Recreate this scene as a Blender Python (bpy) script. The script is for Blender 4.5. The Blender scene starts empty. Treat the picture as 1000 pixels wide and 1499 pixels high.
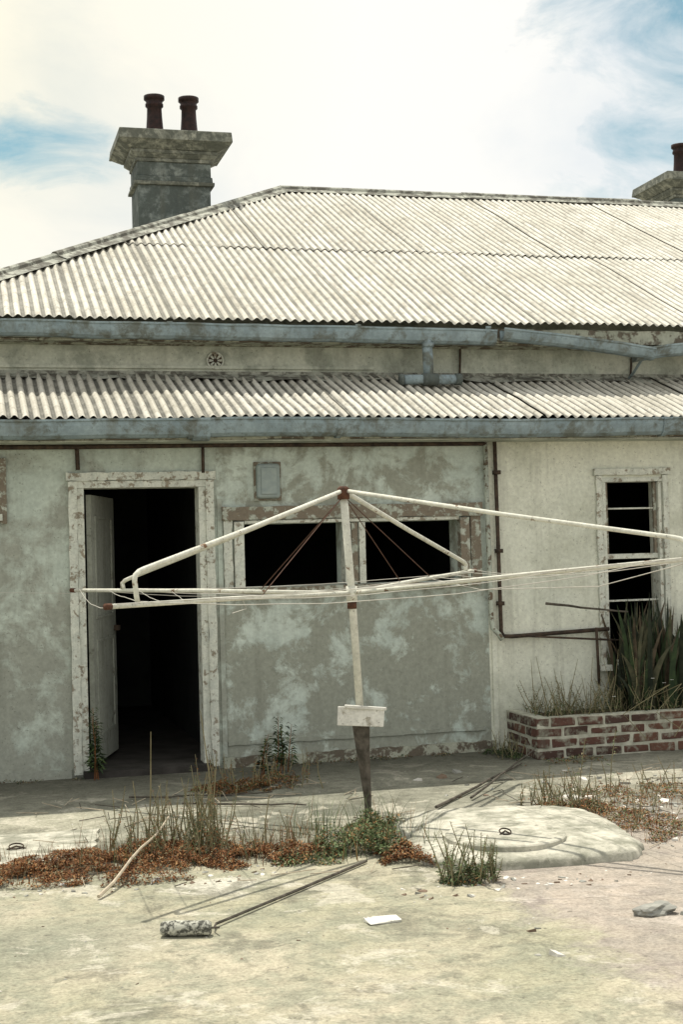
import bpy, bmesh, math, random
from mathutils import Vector, Matrix, noise
random.seed(7)
scn=bpy.context.scene
V=Vector
# ------------------------------------------------------------------ materials
class NT:
    def __init__(s,name):
        s.m=bpy.data.materials.new(name); s.m.use_nodes=True
        s.t=s.m.node_tree; s.b=s.t.nodes['Principled BSDF']
        s.co=s.t.nodes.new('ShaderNodeTexCoord').outputs['Object']
    def n(s,ty,**k):
        x=s.t.nodes.new(ty)
        for a,b in k.items(): setattr(x,a,b)
        return x
    def l(s,a,b): s.t.links.new(a,b)
    def mapping(s,scale=(1,1,1),loc=(0,0,0)):
        m=s.n('ShaderNodeMapping'); m.inputs['Scale'].default_value=scale; m.inputs['Location'].default_value=loc
        s.l(s.co,m.inputs['Vector']); return m.outputs[0]
    def noise(s,scale,detail=6,rough=.6,dist=0,vec=None):
        x=s.n('ShaderNodeTexNoise'); x.inputs['Scale'].default_value=scale; x.inputs['Detail'].default_value=detail
        x.inputs['Roughness'].default_value=rough; x.inputs['Distortion'].default_value=dist
        s.l(vec if vec else s.co,x.inputs['Vector']); return x.outputs['Fac']
    def ramp(s,fac,stops):
        r=s.n('ShaderNodeValToRGB'); e=r.color_ramp.elements
        while len(e)<len(stops): e.new(.5)
        for i,(p,c) in enumerate(stops):
            e[i].position=p; e[i].color=(c,c,c,1) if isinstance(c,(int,float)) else (*c,1)
        s.l(fac,r.inputs[0]); return r.outputs[0]
    def mix(s,f,a,b,mode='MIX'):
        x=s.n('ShaderNodeMix',data_type='RGBA',blend_type=mode)
        for sock,v in ((x.inputs[0],f),(x.inputs[6],a),(x.inputs[7],b)):
            if isinstance(v,(int,float)): sock.default_value=v
            elif isinstance(v,tuple): sock.default_value=(*v,1)
            else: s.l(v,sock)
        return x.outputs[2]
    def math(s,op,a,b=0):
        x=s.n('ShaderNodeMath',operation=op)
        for i,v in ((0,a),(1,b)):
            if isinstance(v,(int,float)): x.inputs[i].default_value=v
            else: s.l(v,x.inputs[i])
        return x.outputs[0]
    def bump(s,h,strength=.3,dist=.01):
        b=s.n('ShaderNodeBump'); b.inputs['Strength'].default_value=strength; b.inputs['Distance'].default_value=dist
        s.l(h,b.inputs['Height']); s.l(b.outputs[0],s.b.inputs['Normal'])
    def rng(s,v,a,b):
        m=s.n('ShaderNodeMapRange'); s.l(v,m.inputs[0]); m.inputs[1].default_value=a; m.inputs[2].default_value=b; return m.outputs[0]
    def out(s,col,rough=.85):
        if isinstance(col,tuple): s.b.inputs['Base Color'].default_value=(*col,1)
        else: s.l(col,s.b.inputs['Base Color'])
        s.b.inputs['Roughness'].default_value=rough
        s.b.inputs['Specular IOR Level'].default_value=.2
        return s.m

def mat_simple(name,c1,c2,scale=8,rough=.85,bump=.2,bd=.005,stops=(.35,.65)):
    t=NT(name); f=t.noise(scale,4)
    c=t.mix(t.ramp(f,[(stops[0],0),(stops[1],1)]),c1,c2)
    if bump: t.bump(t.noise(scale*5,3),bump,bd)
    return t.out(c,rough)

def mat_peel(name,paint,under,paint2=None,scale=2.2,thr=.5,soft=.03,bump=.5,streak=.4,grime=(.14,.14,.11),seed=0,mott=.35,zlift=0):
    t=NT(name)
    v=t.mapping((1,1,1),(seed*3.1,seed*1.7,seed))
    n1=t.noise(scale,9,.68,.25,v)
    if zlift:
        sep=t.n('ShaderNodeSeparateXYZ'); t.l(t.co,sep.inputs[0])
        n1=t.math('ADD',n1,t.math('MULTIPLY',t.math('SUBTRACT',sep.outputs[2],1.2),zlift))
    m=t.ramp(n1,[(thr-soft,0),(thr+soft,1)])
    fine=t.noise(34,5,.65,0,v)
    a=t.mix(t.ramp(t.noise(scale*.7,4,.5,0,v),[(.35,0),(.65,1)]),paint,paint2 or tuple(x*.82 for x in paint))
    mid=t.noise(scale*4,6,.65,0,v)
    u=t.mix(t.ramp(mid,[(.35,0),(.65,1)]),under,tuple(x*.75 for x in under))
    c=t.mix(m,u,a)
    c=t.mix(mott,c,t.ramp(mid,[(.3,.62),(.62,1.08)]),'MULTIPLY')
    sv=t.mapping((9,9,.7),(seed,0,0))
    st=t.ramp(t.noise(1,5,.65,0,sv),[(.52,0),(.75,1)])
    c=t.mix(t.math('MULTIPLY',st,streak),c,grime)
    sp=t.ramp(t.noise(55,2,.7,0,v),[(.64,0),(.71,1)])
    c=t.mix(t.math('MULTIPLY',sp,.5),c,tuple(x*.6 for x in grime))
    c=t.mix(.55,c,t.ramp(fine,[(.3,.66),(.68,1.05)]),'MULTIPLY')
    h=t.math('ADD',t.math('MULTIPLY',m,.6),t.math('MULTIPLY',fine,.4))
    t.bump(h,bump,.006)
    return t.out(c,.9)

WALLG=mat_peel('wall_paint_weathered',(.55,.615,.54),(.385,.405,.345),(.47,.535,.475),scale=2.6,thr=.53,soft=.06,streak=.35,seed=1,zlift=.07)
WALLP=mat_peel('wall_panel_weathered',(.59,.66,.59),(.375,.395,.33),(.49,.56,.505),scale=3.6,thr=.51,soft=.045,streak=.3,seed=4,zlift=.035)
WALLC=mat_peel('wall_cream_paint',(.74,.755,.64),(.60,.62,.51),(.67,.70,.60),scale=1.6,thr=.42,soft=.09,streak=.35,bump=.35,seed=9,mott=.2)
WALLU=mat_peel('upper_wall_paint',(.58,.60,.51),(.41,.44,.37),(.5,.54,.46),scale=3,thr=.47,soft=.06,streak=.4,seed=2)
FRAME=mat_peel('frame_flaking_paint',(.68,.70,.61),(.34,.30,.23),(.57,.60,.53),scale=19,thr=.42,soft=.03,streak=.35,seed=3)
FRAMEB=mat_peel('frame_bare_timber',(.48,.51,.44),(.24,.205,.155),(.38,.41,.34),scale=15,thr=.54,soft=.03,streak=.3,seed=5)
LEAFD=mat_peel('door_leaf_paint',(.40,.42,.36),(.22,.22,.18),None,scale=6,thr=.38,soft=.03,streak=.5,seed=16)
GUT=mat_peel('gutter_blue_grey_paint',(.30,.375,.40),(.17,.19,.17),(.225,.29,.315),scale=6,thr=.45,soft=.06,streak=.6,seed=6)
FASC=mat_peel('fascia_paint',(.46,.47,.38),(.17,.145,.11),(.36,.38,.3),scale=9,thr=.49,soft=.03,streak=.4,seed=7)
CHIM=mat_peel('chimney_render',(.25,.28,.26),(.11,.13,.12),(.17,.20,.19),scale=9,thr=.55,soft=.07,streak=.5,seed=8)
CHIMC=mat_peel('chimney_cap_render',(.36,.365,.30),(.14,.15,.125),(.22,.235,.20),scale=10,thr=.53,soft=.07,streak=.5,seed=10)
POT=mat_simple('terracotta_pot_glazed',(.014,.009,.008),(.036,.017,.014),20,.5,.1)
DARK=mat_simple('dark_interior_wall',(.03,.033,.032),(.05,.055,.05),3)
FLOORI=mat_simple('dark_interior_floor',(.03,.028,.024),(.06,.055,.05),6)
PIPED=mat_simple('rusty_dark_pipe',(.03,.024,.02),(.085,.06,.042),25)
PIPEL=mat_peel('painted_pipe',(.46,.50,.42),(.17,.13,.09),None,scale=14,thr=.46,soft=.02,seed=11)
HOIST=mat_peel('hoist_cream_paint',(.72,.72,.62),(.24,.15,.09),(.64,.64,.55),scale=11,thr=.37,soft=.02,streak=.25,bump=.15,seed=12)
RUST=mat_simple('rust',(.06,.03,.02),(.13,.06,.035),30)
WIRE=mat_simple('line_wire',(.5,.49,.43),(.36,.34,.3),10,.6,0)
CORD=mat_simple('rusty_cord',(.06,.035,.025),(.11,.06,.04),30,.8,0)
VENT=mat_simple('vent_box_paint',(.24,.29,.285),(.32,.37,.35),12)
WOODW=mat_peel('white_board_paint',(.78,.77,.70),(.45,.42,.34),None,scale=12,thr=.38,soft=.03,streak=.15,seed=13)
WOODD=mat_simple('weathered_timber',(.05,.045,.035),(.12,.105,.085),20)
MORT=mat_simple('mortar',(.33,.33,.265),(.50,.50,.41),14,.9,.5,.01)
BR=[mat_peel('brick_red%d'%i,c,(.34,.33,.26),None,scale=10,thr=.45,soft=.06,streak=.45,seed=20+i) for i,c in enumerate([(.12,.06,.045),(.155,.08,.055),(.085,.05,.04)])]
SOIL=mat_simple('soil',(.06,.045,.03),(.12,.09,.06),12,.95,.6,.03)
CHIPS=[mat_simple('chip_white',(.52,.50,.45),(.68,.66,.60),9),mat_simple('chip_grey',(.20,.20,.18),(.34,.34,.3),9),mat_simple('chip_brown',(.12,.085,.06),(.22,.16,.115),9)]
def leafmat(name,c1,c2,sc=14):
    t=NT(name); c=t.mix(t.ramp(t.noise(sc,2),[(.35,0),(.65,1)]),c1,c2); t.out(c,.75)
    return t.m
GRN=[leafmat('leaf_dark',(.022,.038,.018),(.045,.07,.028)),leafmat('leaf_mid',(.055,.085,.03),(.09,.13,.045)),leafmat('leaf_dry',(.17,.15,.08),(.25,.22,.13)),leafmat('leaf_rust',(.14,.055,.02),(.25,.11,.04)),leafmat('leaf_pale',(.13,.18,.085),(.20,.25,.12))]
FLOW=leafmat('petal_white',(.7,.7,.62),(.8,.8,.75))

def mat_roof(name,seed,shade_dirt_max,dull):
    t=NT(name)
    v=t.mapping((1,1,1),(seed,seed*2,0))
    at=t.n('ShaderNodeAttribute',attribute_name='shade_dirt').outputs['Fac']
    base=t.mix(t.ramp(t.noise(1.3,5,.6,0,v),[(.35,0),(.65,1)]),(.53*dull,.51*dull,.43*dull),(.68*dull,.66*dull,.58*dull))
    sv=t.mapping((13,1.2,1.2),(seed,0,0))
    strk=t.ramp(t.noise(1,6,.7,0,sv),[(.46,0),(.64,1)])
    c=t.mix(t.math('MULTIPLY',strk,.45),base,(.27,.255,.205))
    blot=t.ramp(t.noise(8,8,.72,.2,v),[(.51,0),(.62,1)])
    c=t.mix(t.math('MULTIPLY',blot,.5),c,(.25,.235,.185))
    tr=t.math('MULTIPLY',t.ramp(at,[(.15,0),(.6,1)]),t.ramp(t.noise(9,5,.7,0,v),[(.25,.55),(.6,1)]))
    c=t.mix(t.math('MULTIPLY',tr,shade_dirt_max),c,(.10,.10,.085))  # rib shading painted dark into the troughs, along with grime and sheet laps
    sp=t.ramp(t.noise(30,4,.7,0,v),[(.585,0),(.67,1)])
    c=t.mix(t.math('MULTIPLY',sp,.6),c,(.11,.10,.08))
    t.bump(t.noise(60,3),.2,.003)
    return t.out(c,.75)
ROOFU=mat_roof('roof_iron_painted_upper',0,.85,1.0)
ROOFL=mat_roof('roof_iron_painted_lower',5,1.0,.90)
CAPM=mat_peel('ridge_cap_paint',(.46,.47,.40),(.16,.155,.13),(.34,.35,.30),scale=8,thr=.5,soft=.05,seed=14)

def mat_ground():
    t=NT('concrete_ground')
    sep=t.n('ShaderNodeSeparateXYZ'); t.l(t.co,sep.inputs[0]); X,Y_=sep.outputs[0],sep.outputs[1]
    n1=t.noise(.9,8,.62,.3); n2=t.noise(4,9,.72,.3); n3=t.noise(60,4,.7); n4=t.noise(14,7,.72,.2)
    cream=t.mix(t.ramp(n1,[(.40,0),(.58,1)]),(.375,.36,.255),(.475,.435,.325))
    cream=t.mix(t.math('MULTIPLY',t.ramp(n2,[(.44,0),(.57,1)]),.65),cream,(.265,.275,.205))
    grey=t.mix(t.ramp(n2,[(.4,0),(.6,1)]),(.165,.17,.135),(.32,.315,.25))
    band=t.math('ADD',Y_,t.math('MULTIPLY',t.math('SUBTRACT',n1,.5),2.6))
    bm=t.rng(band,-3.1,-2.6)
    c=t.mix(t.math('MULTIPLY',bm,.85),cream,grey)
    def spot(cx,cy,r0,r1,amp):
        dx=t.math('SUBTRACT',X,cx); dy=t.math('MULTIPLY',t.math('SUBTRACT',Y_,cy),1.6)
        d=t.math('SQRT',t.math('ADD',t.math('MULTIPLY',dx,dx),t.math('MULTIPLY',dy,dy)))
        d=t.math('ADD',d,t.math('MULTIPLY',t.math('SUBTRACT',n2,.5),1.3))
        return t.math('MULTIPLY',t.rng(d,r1,r0),amp)
    c=t.mix(spot(1.9,-2.0,.45,.7,.75),c,(.15,.155,.12))
    c=t.mix(spot(.5,-1.6,.35,.6,.7),c,(.43,.415,.32))
    c=t.mix(spot(4.6,-1.4,.6,1.2,.6),c,(.43,.41,.33))
    c=t.mix(spot(1.15,-3.55,.15,.3,.8),c,(.60,.58,.49))
    c=t.mix(spot(.15,-4.3,.3,.7,.6),c,(.22,.235,.18))
    st=t.ramp(t.noise(2.3,9,.74,.6),[(.53,0),(.60,1)])
    c=t.mix(t.math('MULTIPLY',st,.6),c,(.165,.16,.12))
    wh=t.ramp(t.noise(2.1,9,.72,.4,t.mapping((1,1,1),(4,7,0))),[(.56,0),(.60,1)])
    c=t.mix(t.math('MULTIPLY',wh,.65),c,(.56,.53,.43))
    px=t.math('ADD',X,t.math('MULTIPLY',t.math('SUBTRACT',n2,.5),1.0))
    pn=t.math('MULTIPLY',t.math('MULTIPLY',t.rng(px,2.25,2.45),t.rng(Y_,-2.0,-3.0)),.38)
    c=t.mix(pn,c,(.42,.33,.335))
    # eave shadow painted dark into the ground colour along the wall foot
    foot_shade=t.rng(t.math('ADD',Y_,t.math('MULTIPLY',t.math('SUBTRACT',n2,.5),.9)),-1.0,-.35)
    c=t.mix(t.math('MULTIPLY',foot_shade,.72),c,(.085,.085,.065))
    c=t.mix(.6,c,t.ramp(n4,[(.34,.6),(.58,1.08)]),'MULTIPLY')
    c=t.mix(.75,c,t.ramp(n3,[(.28,.5),(.62,1.08)]),'MULTIPLY')
    sp=t.ramp(t.noise(24,3,.6),[(.65,0),(.70,1)])
    c=t.mix(t.math('MULTIPLY',sp,.6),c,(.10,.09,.07))
    vo=t.n('ShaderNodeTexVoronoi',feature='DISTANCE_TO_EDGE'); vo.inputs['Scale'].default_value=.42
    vm=t.n('ShaderNodeVectorMath',operation='ADD'); t.l(t.co,vm.inputs[0])
    nn=t.n('ShaderNodeTexNoise'); nn.inputs['Scale'].default_value=3; nn.inputs['Detail'].default_value=5; t.l(t.co,nn.inputs['Vector'])
    vs=t.n('ShaderNodeVectorMath',operation='SCALE'); t.l(nn.outputs['Color'],vs.inputs[0]); vs.inputs['Scale'].default_value=.5
    t.l(vs.outputs[0],vm.inputs[1]); t.l(vm.outputs[0],vo.inputs['Vector'])
    cr=t.math('MULTIPLY',t.ramp(vo.outputs['Distance'],[(0,1),(.004,0)]),t.ramp(n1,[(.45,0),(.56,1)]))
    c=t.mix(t.math('MULTIPLY',cr,.5),c,(.13,.12,.09))
    h=t.math('ADD',t.math('MULTIPLY',n3,.35),t.math('MULTIPLY',n4,.65))
    t.bump(h,.9,.02)
    return t.out(c,.95)
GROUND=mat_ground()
SLAB=mat_peel('pale_cement_cover',(.56,.54,.45),(.30,.30,.235),(.45,.44,.36),scale=6,thr=.47,soft=.08,streak=0,seed=15,mott=.6,bump=.8)

# ------------------------------------------------------------------ mesh builder
class MB:
    def __init__(s): s.v=[];s.f=[];s.m=[];s.mats=[];s.attr=None
    def mi(s,mat):
        if mat not in s.mats: s.mats.append(mat)
        return s.mats.index(mat)
    def face(s,pts,mat):
        i=len(s.v); s.v+= [V(p) for p in pts]; s.f.append(tuple(range(i,i+len(pts)))); s.m.append(s.mi(mat))
    def box(s,a,b,mat,rot=None,jit=0):
        x0,y0,z0=a;x1,y1,z1=b
        P=[V(p) for p in [(x0,y0,z0),(x1,y0,z0),(x1,y1,z0),(x0,y1,z0),(x0,y0,z1),(x1,y0,z1),(x1,y1,z1),(x0,y1,z1)]]
        if jit: P=[p+V((random.uniform(-jit,jit),random.uniform(-jit,jit),random.uniform(-jit,jit))) for p in P]
        if rot is not None:
            c=sum(P,V())/8; P=[c+rot@(p-c) for p in P]
        i=len(s.v); s.v+=P; k=s.mi(mat)
        for f in [(0,3,2,1),(4,5,6,7),(0,1,5,4),(1,2,6,5),(2,3,7,6),(3,0,4,7)]:
            s.f.append(tuple(i+j for j in f)); s.m.append(k)
    def tube(s,pts,r,mat,n=8,cap=True):
        pts=[V(p) for p in pts]; rs=r if isinstance(r,(list,tuple)) else [r]*len(pts)
        k=s.mi(mat); i0=len(s.v); up=None
        for j,p in enumerate(pts):
            d=(pts[min(j+1,len(pts)-1)]-pts[max(j-1,0)]).normalized()
            if up is None: up=V((0,0,1)) if abs(d.z)<.9 else V((0,1,0))
            a=d.cross(up).normalized(); b=a.cross(d).normalized(); up=b
            for q in range(n):
                t=2*math.pi*q/n; s.v.append(p+(a*math.cos(t)+b*math.sin(t))*rs[j])
        for j in range(len(pts)-1):
            for q in range(n):
                A=i0+j*n+q;B=i0+j*n+(q+1)%n; s.f.append((A,B,B+n,A+n)); s.m.append(k)
        if cap:
            s.f.append(tuple(i0+q for q in range(n))[::-1]); s.m.append(k)
            e=i0+(len(pts)-1)*n; s.f.append(tuple(e+q for q in range(n))); s.m.append(k)
    def extrude(s,prof,pts,mat,close=True):
        k=s.mi(mat); i0=len(s.v); n=len(prof)
        for p in pts:
            for (y,z) in prof: s.v.append(V((p[0],p[1]+y,p[2]+z)))
        rng=range(n) if close else range(n-1)
        for j in range(len(pts)-1):
            for q in rng:
                A=i0+j*n+q;B=i0+j*n+(q+1)%n; s.f.append((A,A+n,B+n,B)); s.m.append(k)
        if close:
            s.f.append(tuple(i0+q for q in range(n))); s.m.append(k)
            e=i0+(len(pts)-1)*n; s.f.append(tuple(e+q for q in range(n))[::-1]); s.m.append(k)
    def rings(s,c,prof,mat,n=20,topcap=True):
        k=s.mi(mat); i0=len(s.v)
        for (r,z) in prof:
            for q in range(n):
                t=2*math.pi*q/n; s.v.append(V((c[0]+r*math.cos(t),c[1]+r*math.sin(t),c[2]+z)))
        for j in range(len(prof)-1):
            for q in range(n):
                A=i0+j*n+q;B=i0+j*n+(q+1)%n; s.f.append((A,B,B+n,A+n)); s.m.append(k)
        if topcap:
            e=i0+(len(prof)-1)*n; s.f.append(tuple(e+q for q in range(n))); s.m.append(k)
    def obj(s,name,parent=None,smooth=False,bevel=0):
        me=bpy.data.meshes.new(name); me.from_pydata([tuple(p) for p in s.v],[],s.f)
        for m in s.mats: me.materials.append(m)
        me.polygons.foreach_set('material_index',s.m)
        if smooth: me.polygons.foreach_set('use_smooth',[True]*len(me.polygons))
        if s.attr:
            a=me.attributes.new('shade_dirt','FLOAT','POINT'); a.data.foreach_set('value',s.attr)
        me.update()
        o=bpy.data.objects.new(name,me); scn.collection.objects.link(o)
        if parent: o.parent=parent
        if bevel:
            b=o.modifiers.new('b','BEVEL'); b.width=bevel; b.segments=2; b.limit_method='ANGLE'
        return o
def empty(name):
    e=bpy.data.objects.new(name,None); scn.collection.objects.link(e); return e
def R(a,b): return random.uniform(a,b)

# ------------------------------------------------------------------ ground
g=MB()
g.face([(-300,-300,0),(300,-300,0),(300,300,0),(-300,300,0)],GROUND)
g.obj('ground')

# ------------------------------------------------------------------ house
H=empty('abandoned_house')
def wall_open(name,x0,x1,z0,z1,ops,y0,y1,mat_fn,back):
    xs=sorted(set([x0,x1]+[o[0] for o in ops]+[o[1] for o in ops]+[x for x in (1.80,3.88) if x0<x<x1]))
    zs=sorted(set([z0,z1]+[o[2] for o in ops]+[o[3] for o in ops]))
    w=MB()
    def isop(cx,cz): return any(o[0]<cx<o[1] and o[2]<cz<o[3] for o in ops)
    for i in range(len(xs)-1):
        for j in range(len(zs)-1):
            a,b,c,d=xs[i],xs[i+1],zs[j],zs[j+1]
            if isop((a+b)/2,(c+d)/2): continue
            w.face([(a,y0,c),(b,y0,c),(b,y0,d),(a,y0,d)],mat_fn((a+b)/2))
            w.face([(a,y1,c),(a,y1,d),(b,y1,d),(b,y1,c)],back)
    for (a,b,c,d) in ops:
        m=mat_fn((a+b)/2)
        w.face([(a,y0,c),(a,y0,d),(a,y1,d),(a,y1,c)],m); w.face([(b,y0,c),(b,y1,c),(b,y1,d),(b,y0,d)],m)
        w.face([(a,y0,d),(b,y0,d),(b,y1,d),(a,y1,d)],m)
        w.face([(a,y0,c),(a,y1,c),(b,y1,c),(b,y0,c)],m)
    w.face([(x0,y0,z0),(x0,y0,z1),(x0,y1,z1),(x0,y1,z0)],mat_fn(x0)); w.face([(x1,y0,z0),(x1,y1,z0),(x1,y1,z1),(x1,y0,z1)],mat_fn(x1))
    w.face([(x0,y0,z1),(x1,y0,z1),(x1,y1,z1),(x0,y1,z1)],back)
    return w.obj(name,H)
ops=[(.83,1.68,0.04,2.05),(1.99,2.75,1.30,1.76),(2.91,3.66,1.30,1.76),(4.85,5.37,.62,2.06),(-.28,.26,1.84,2.23)]
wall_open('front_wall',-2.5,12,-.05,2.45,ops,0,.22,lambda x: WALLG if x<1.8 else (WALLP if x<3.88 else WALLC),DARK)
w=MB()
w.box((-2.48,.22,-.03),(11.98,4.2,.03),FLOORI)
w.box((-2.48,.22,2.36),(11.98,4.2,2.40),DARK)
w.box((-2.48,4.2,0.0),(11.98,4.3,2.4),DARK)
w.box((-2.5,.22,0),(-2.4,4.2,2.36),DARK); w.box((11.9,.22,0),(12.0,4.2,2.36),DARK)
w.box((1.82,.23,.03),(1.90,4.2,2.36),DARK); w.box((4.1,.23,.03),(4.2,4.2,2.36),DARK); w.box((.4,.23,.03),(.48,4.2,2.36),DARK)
w.obj('interior_walls',H)
w=MB(); w.box((-.3,.95,2.41),(12,1.15,3.50),WALLU)
w.box((-.3,1.15,2.41),(-.1,10.2,3.50),WALLU); w.box((11.8,1.15,2.41),(12,10.2,3.5),WALLU); w.box((-.1,10.0,0),(11.8,10.2,3.5),WALLU)
w.box((-2.5,.22,2.45),(-2.3,.95,2.5),WALLG)
w.box((-.3,4.3,0),(-.1,10.0,2.41),WALLU); w.box((11.8,4.3,0),(12,10.0,2.41),WALLU)
w.box((-.3,.93,3.02),(3.3,.948,3.045),WALLU)
w.box((-.3,.90,3.20),(12,.948,3.28),FASC)
w.obj('upper_wall',H)
w=MB()
for x in (-2.5,12.0):
    w.face([(x,0,2.45),(x,.95,2.45),(x,.95,2.85),(x,0,2.55)],WALLG)
w.obj('lean_to_ends',H)

w=MB()
def frame(w,x0,x1,z0,z1,t,yo,yi,mat,sill=True,tt=None):
    tt=tt or t
    w.box((x0-t,yo,z0),(x0,yi,z1),mat,jit=.002); w.box((x1,yo,z0),(x1+t,yi,z1),mat,jit=.002)
    w.box((x0-t-.01,yo-.006,z1),(x1+t+.01,yi,z1+tt),mat,jit=.002)
    if sill: w.box((x0-t-.02,yo-.03,z0-.05),(x1+t+.02,yi,z0-.001),mat,jit=.002)
def rough_board(w,x0,x1,y0,y1,z0,z1,mat,ax='z',n=26,j=.004):
    """a board with chipped, uneven edges"""
    k=w.mi(mat); i0=len(w.v)
    for i in range(n+1):
        t=i/n
        if ax=='z':
            z=z0+(z1-z0)*t; a=x0+R(-j,j); b=x1+R(-j,j); P=[(a,y1,z),(a,y0+R(-.001,.001),z),(b,y0+R(-.001,.001),z),(b,y1,z)]
        else:
            x=x0+(x1-x0)*t; a=z0+R(-j,j); b=z1+R(-j,j); P=[(x,y1,b),(x,y0,b),(x,y0,a),(x,y1,a)]
        w.v+=[V(p) for p in P]
    for i in range(n):
        for q in range(3):
            a=i0+i*4+q; w.f.append((a,a+1,a+5,a+4)); w.m.append(k)
    w.f.append((i0,i0+1,i0+2,i0+3)); w.m.append(k); e=i0+n*4; w.f.append((e,e+1,e+2,e+3)); w.m.append(k)
frame(w,.845,1.665,.04,2.04,.05,-.012,.16,FRAME,False,.05)
rough_board(w,.735,.794,-.025,-.002,.02,2.09,FRAME); rough_board(w,1.716,1.775,-.025,-.002,.02,2.09,FRAME)
rough_board(w,.72,1.79,-.032,-.002,2.094,2.15,FRAME,'x')
w.box((.80,-.10,-.01),(1.71,.22,.045),FLOORI)
w.obj('door_frame',H)
w=MB()
hinge=V((.872,.17,0)); d=V((.30,.95,0)).normalized(); nrm=V((d.y,-d.x,0))
def leafbox(a,b,z0,z1,t0,t1,mat):
    P=[]
    for z in (z0,z1):
        for (u,tq) in ((a,t0),(b,t0),(b,t1),(a,t1)):
            P.append(hinge+d*u+nrm*tq+V((0,0,z)))
    i=len(w.v); w.v+=P; k=w.mi(mat)
    for f in [(0,3,2,1),(4,5,6,7),(0,1,5,4),(1,2,6,5),(2,3,7,6),(3,0,4,7)]:
        w.f.append(tuple(i+j for j in f)); w.m.append(k)
leafbox(0,.8,.06,2.0,0,.035,LEAFD)
for (z0,z1) in ((.25,.95),(1.1,1.85)):
    leafbox(.1,.12,z0,z1,.036,.045,LEAFD); leafbox(.66,.68,z0,z1,.036,.045,LEAFD)
    leafbox(.12,.66,z0,z0+.02,.036,.045,LEAFD); leafbox(.12,.66,z1-.02,z1,.036,.045,LEAFD)
leafbox(.72,.76,.98,1.02,.036,.08,PIPED)
w.obj('door_leaf',H)
w=MB()
rough_board(w,1.84,1.905,-.03,-.002,1.27,1.80,FRAME,n=12); w.box((1.915,-.045,1.27),(1.99,.06,1.78),FRAME,jit=.003)
w.box((3.66,-.045,1.27),(3.735,.06,1.78),FRAMEB,jit=.003); rough_board(w,3.745,3.83,-.03,-.002,1.27,1.80,FRAMEB,n=12)
rough_board(w,1.83,3.84,-.05,-.002,1.79,1.89,FRAMEB,'x'); w.box((1.995,-.035,1.762),(3.655,-.002,1.788),FRAME,jit=.002)
w.box((1.86,-.07,1.255),(3.80,.05,1.298),FRAMEB,jit=.004)
w.box((2.75,-.03,1.30),(2.80,.10,1.758),FRAME,jit=.002); w.box((2.808,-.02,1.30),(2.855,.1,1.758),FRAMEB,jit=.002); w.box((2.862,-.03,1.30),(2.91,.10,1.758),FRAME,jit=.002)
w.obj('window_frame_double',H,bevel=.003)
w=MB()
frame(w,4.885,5.335,.66,2.03,.03,-.008,.12,FRAME,False,.03)
rough_board(w,4.80,4.848,-.022,-.002,.6,2.08,FRAME); rough_board(w,5.372,5.42,-.022,-.002,.6,2.08,FRAME)
rough_board(w,4.78,5.44,-.03,-.002,2.084,2.135,FRAME,'x'); w.box((4.77,-.07,.56),(5.45,.03,.61),FRAME,jit=.002)
w.box((4.886,.03,1.815),(5.334,.05,1.828),FRAME); w.box((4.886,.02,1.425),(5.334,.07,1.465),FRAME)
w.box((4.886,.03,1.09),(5.334,.05,1.105),FRAME)
w.box((4.887,.02,1.466),(4.912,.05,2.029),FRAMEB); w.box((5.308,.02,1.466),(5.333,.05,2.029),FRAMEB)
frame(w,-.24,.22,1.87,2.20,.04,-.02,.12,FRAME,True,.035)
w.box((-.02,.03,1.87),(0.0,.05,2.20),FRAME)
w.box((.262,-.03,1.80),(.31,-.002,2.26),FRAMEB)
w.obj('window_frames_single',H,bevel=.003)

w=MB()
rough_board(w,1.80,3.90,-.035,-.002,-.01,.075,FASC,'x',40,.006)
rough_board(w,-2.5,.72,-.02,-.002,-.01,.06,WALLG,'x',40,.006)
w.box((3.90,-.012,.05),(3.94,-.001,2.33),WALLC)
w.box((1.80,-.010,.08),(1.835,-.001,1.95),WALLG)
rough_board(w,1.84,3.83,-.015,-.001,.16,.185,WALLP,'x',30,.004)
w.obj('wall_trim',H)
w=MB()
w.tube([(-2.5,-.05,2.335),(.8,-.05,2.332),(1.75,-.05,2.338),(3.88,-.05,2.335)],.017,PIPED)
w.tube([(.80,-.04,2.34),(.805,-.03,2.17)],.015,PIPED); w.tube([(1.70,-.04,2.34),(1.70,-.03,2.14)],.012,PIPED)
w.tube([(3.875,-.045,2.36),(3.885,-.045,1.0),(3.89,-.06,.93),(3.93,-.09,.88),(3.95,-.10,.84)],.020,PIPEL)
w.tube([(3.955,-.04,2.36),(3.965,-.04,.90),(3.985,-.04,.865),(4.05,-.04,.86),(4.86,-.04,.885)],.016,PIPED)
w.tube([(4.1,-.09,.865),(4.9,-.12,.80)],.008,PIPED)
for z in (2.1,1.5,1.1): w.box((3.94,-.065,z),(3.99,-.002,z+.03),PIPED)
w.tube([(4.75,-.05,.9),(4.76,-.05,.45)],.012,PIPED)
w.obj('wall_pipes',H,smooth=True)
w=MB(); w.box((2.09,-.07,1.945),(2.265,-.002,2.20),VENT); o=w.obj('meter_box',H); 
b=o.modifiers.new('b','BEVEL'); b.width=.025; b.segments=4
w=MB(); w.box((2.118,-.08,1.975),(2.237,-.0705,2.17),VENT); w.box((2.075,-.02,1.93),(2.28,-.001,2.215),FRAMEB); w.obj('meter_box_panel',H,bevel=.006)
w=MB()
c=V((1.98,.945,3.085))
for q in range(8):
    t=q*math.pi/4
    p0=c+V((math.cos(t)*.018,-.014,math.sin(t)*.018)); p1=c+V((math.cos(t)*.052,-.014,math.sin(t)*.052))
    w.tube([p0,p1],[.006,.012],FRAME,6)
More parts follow.
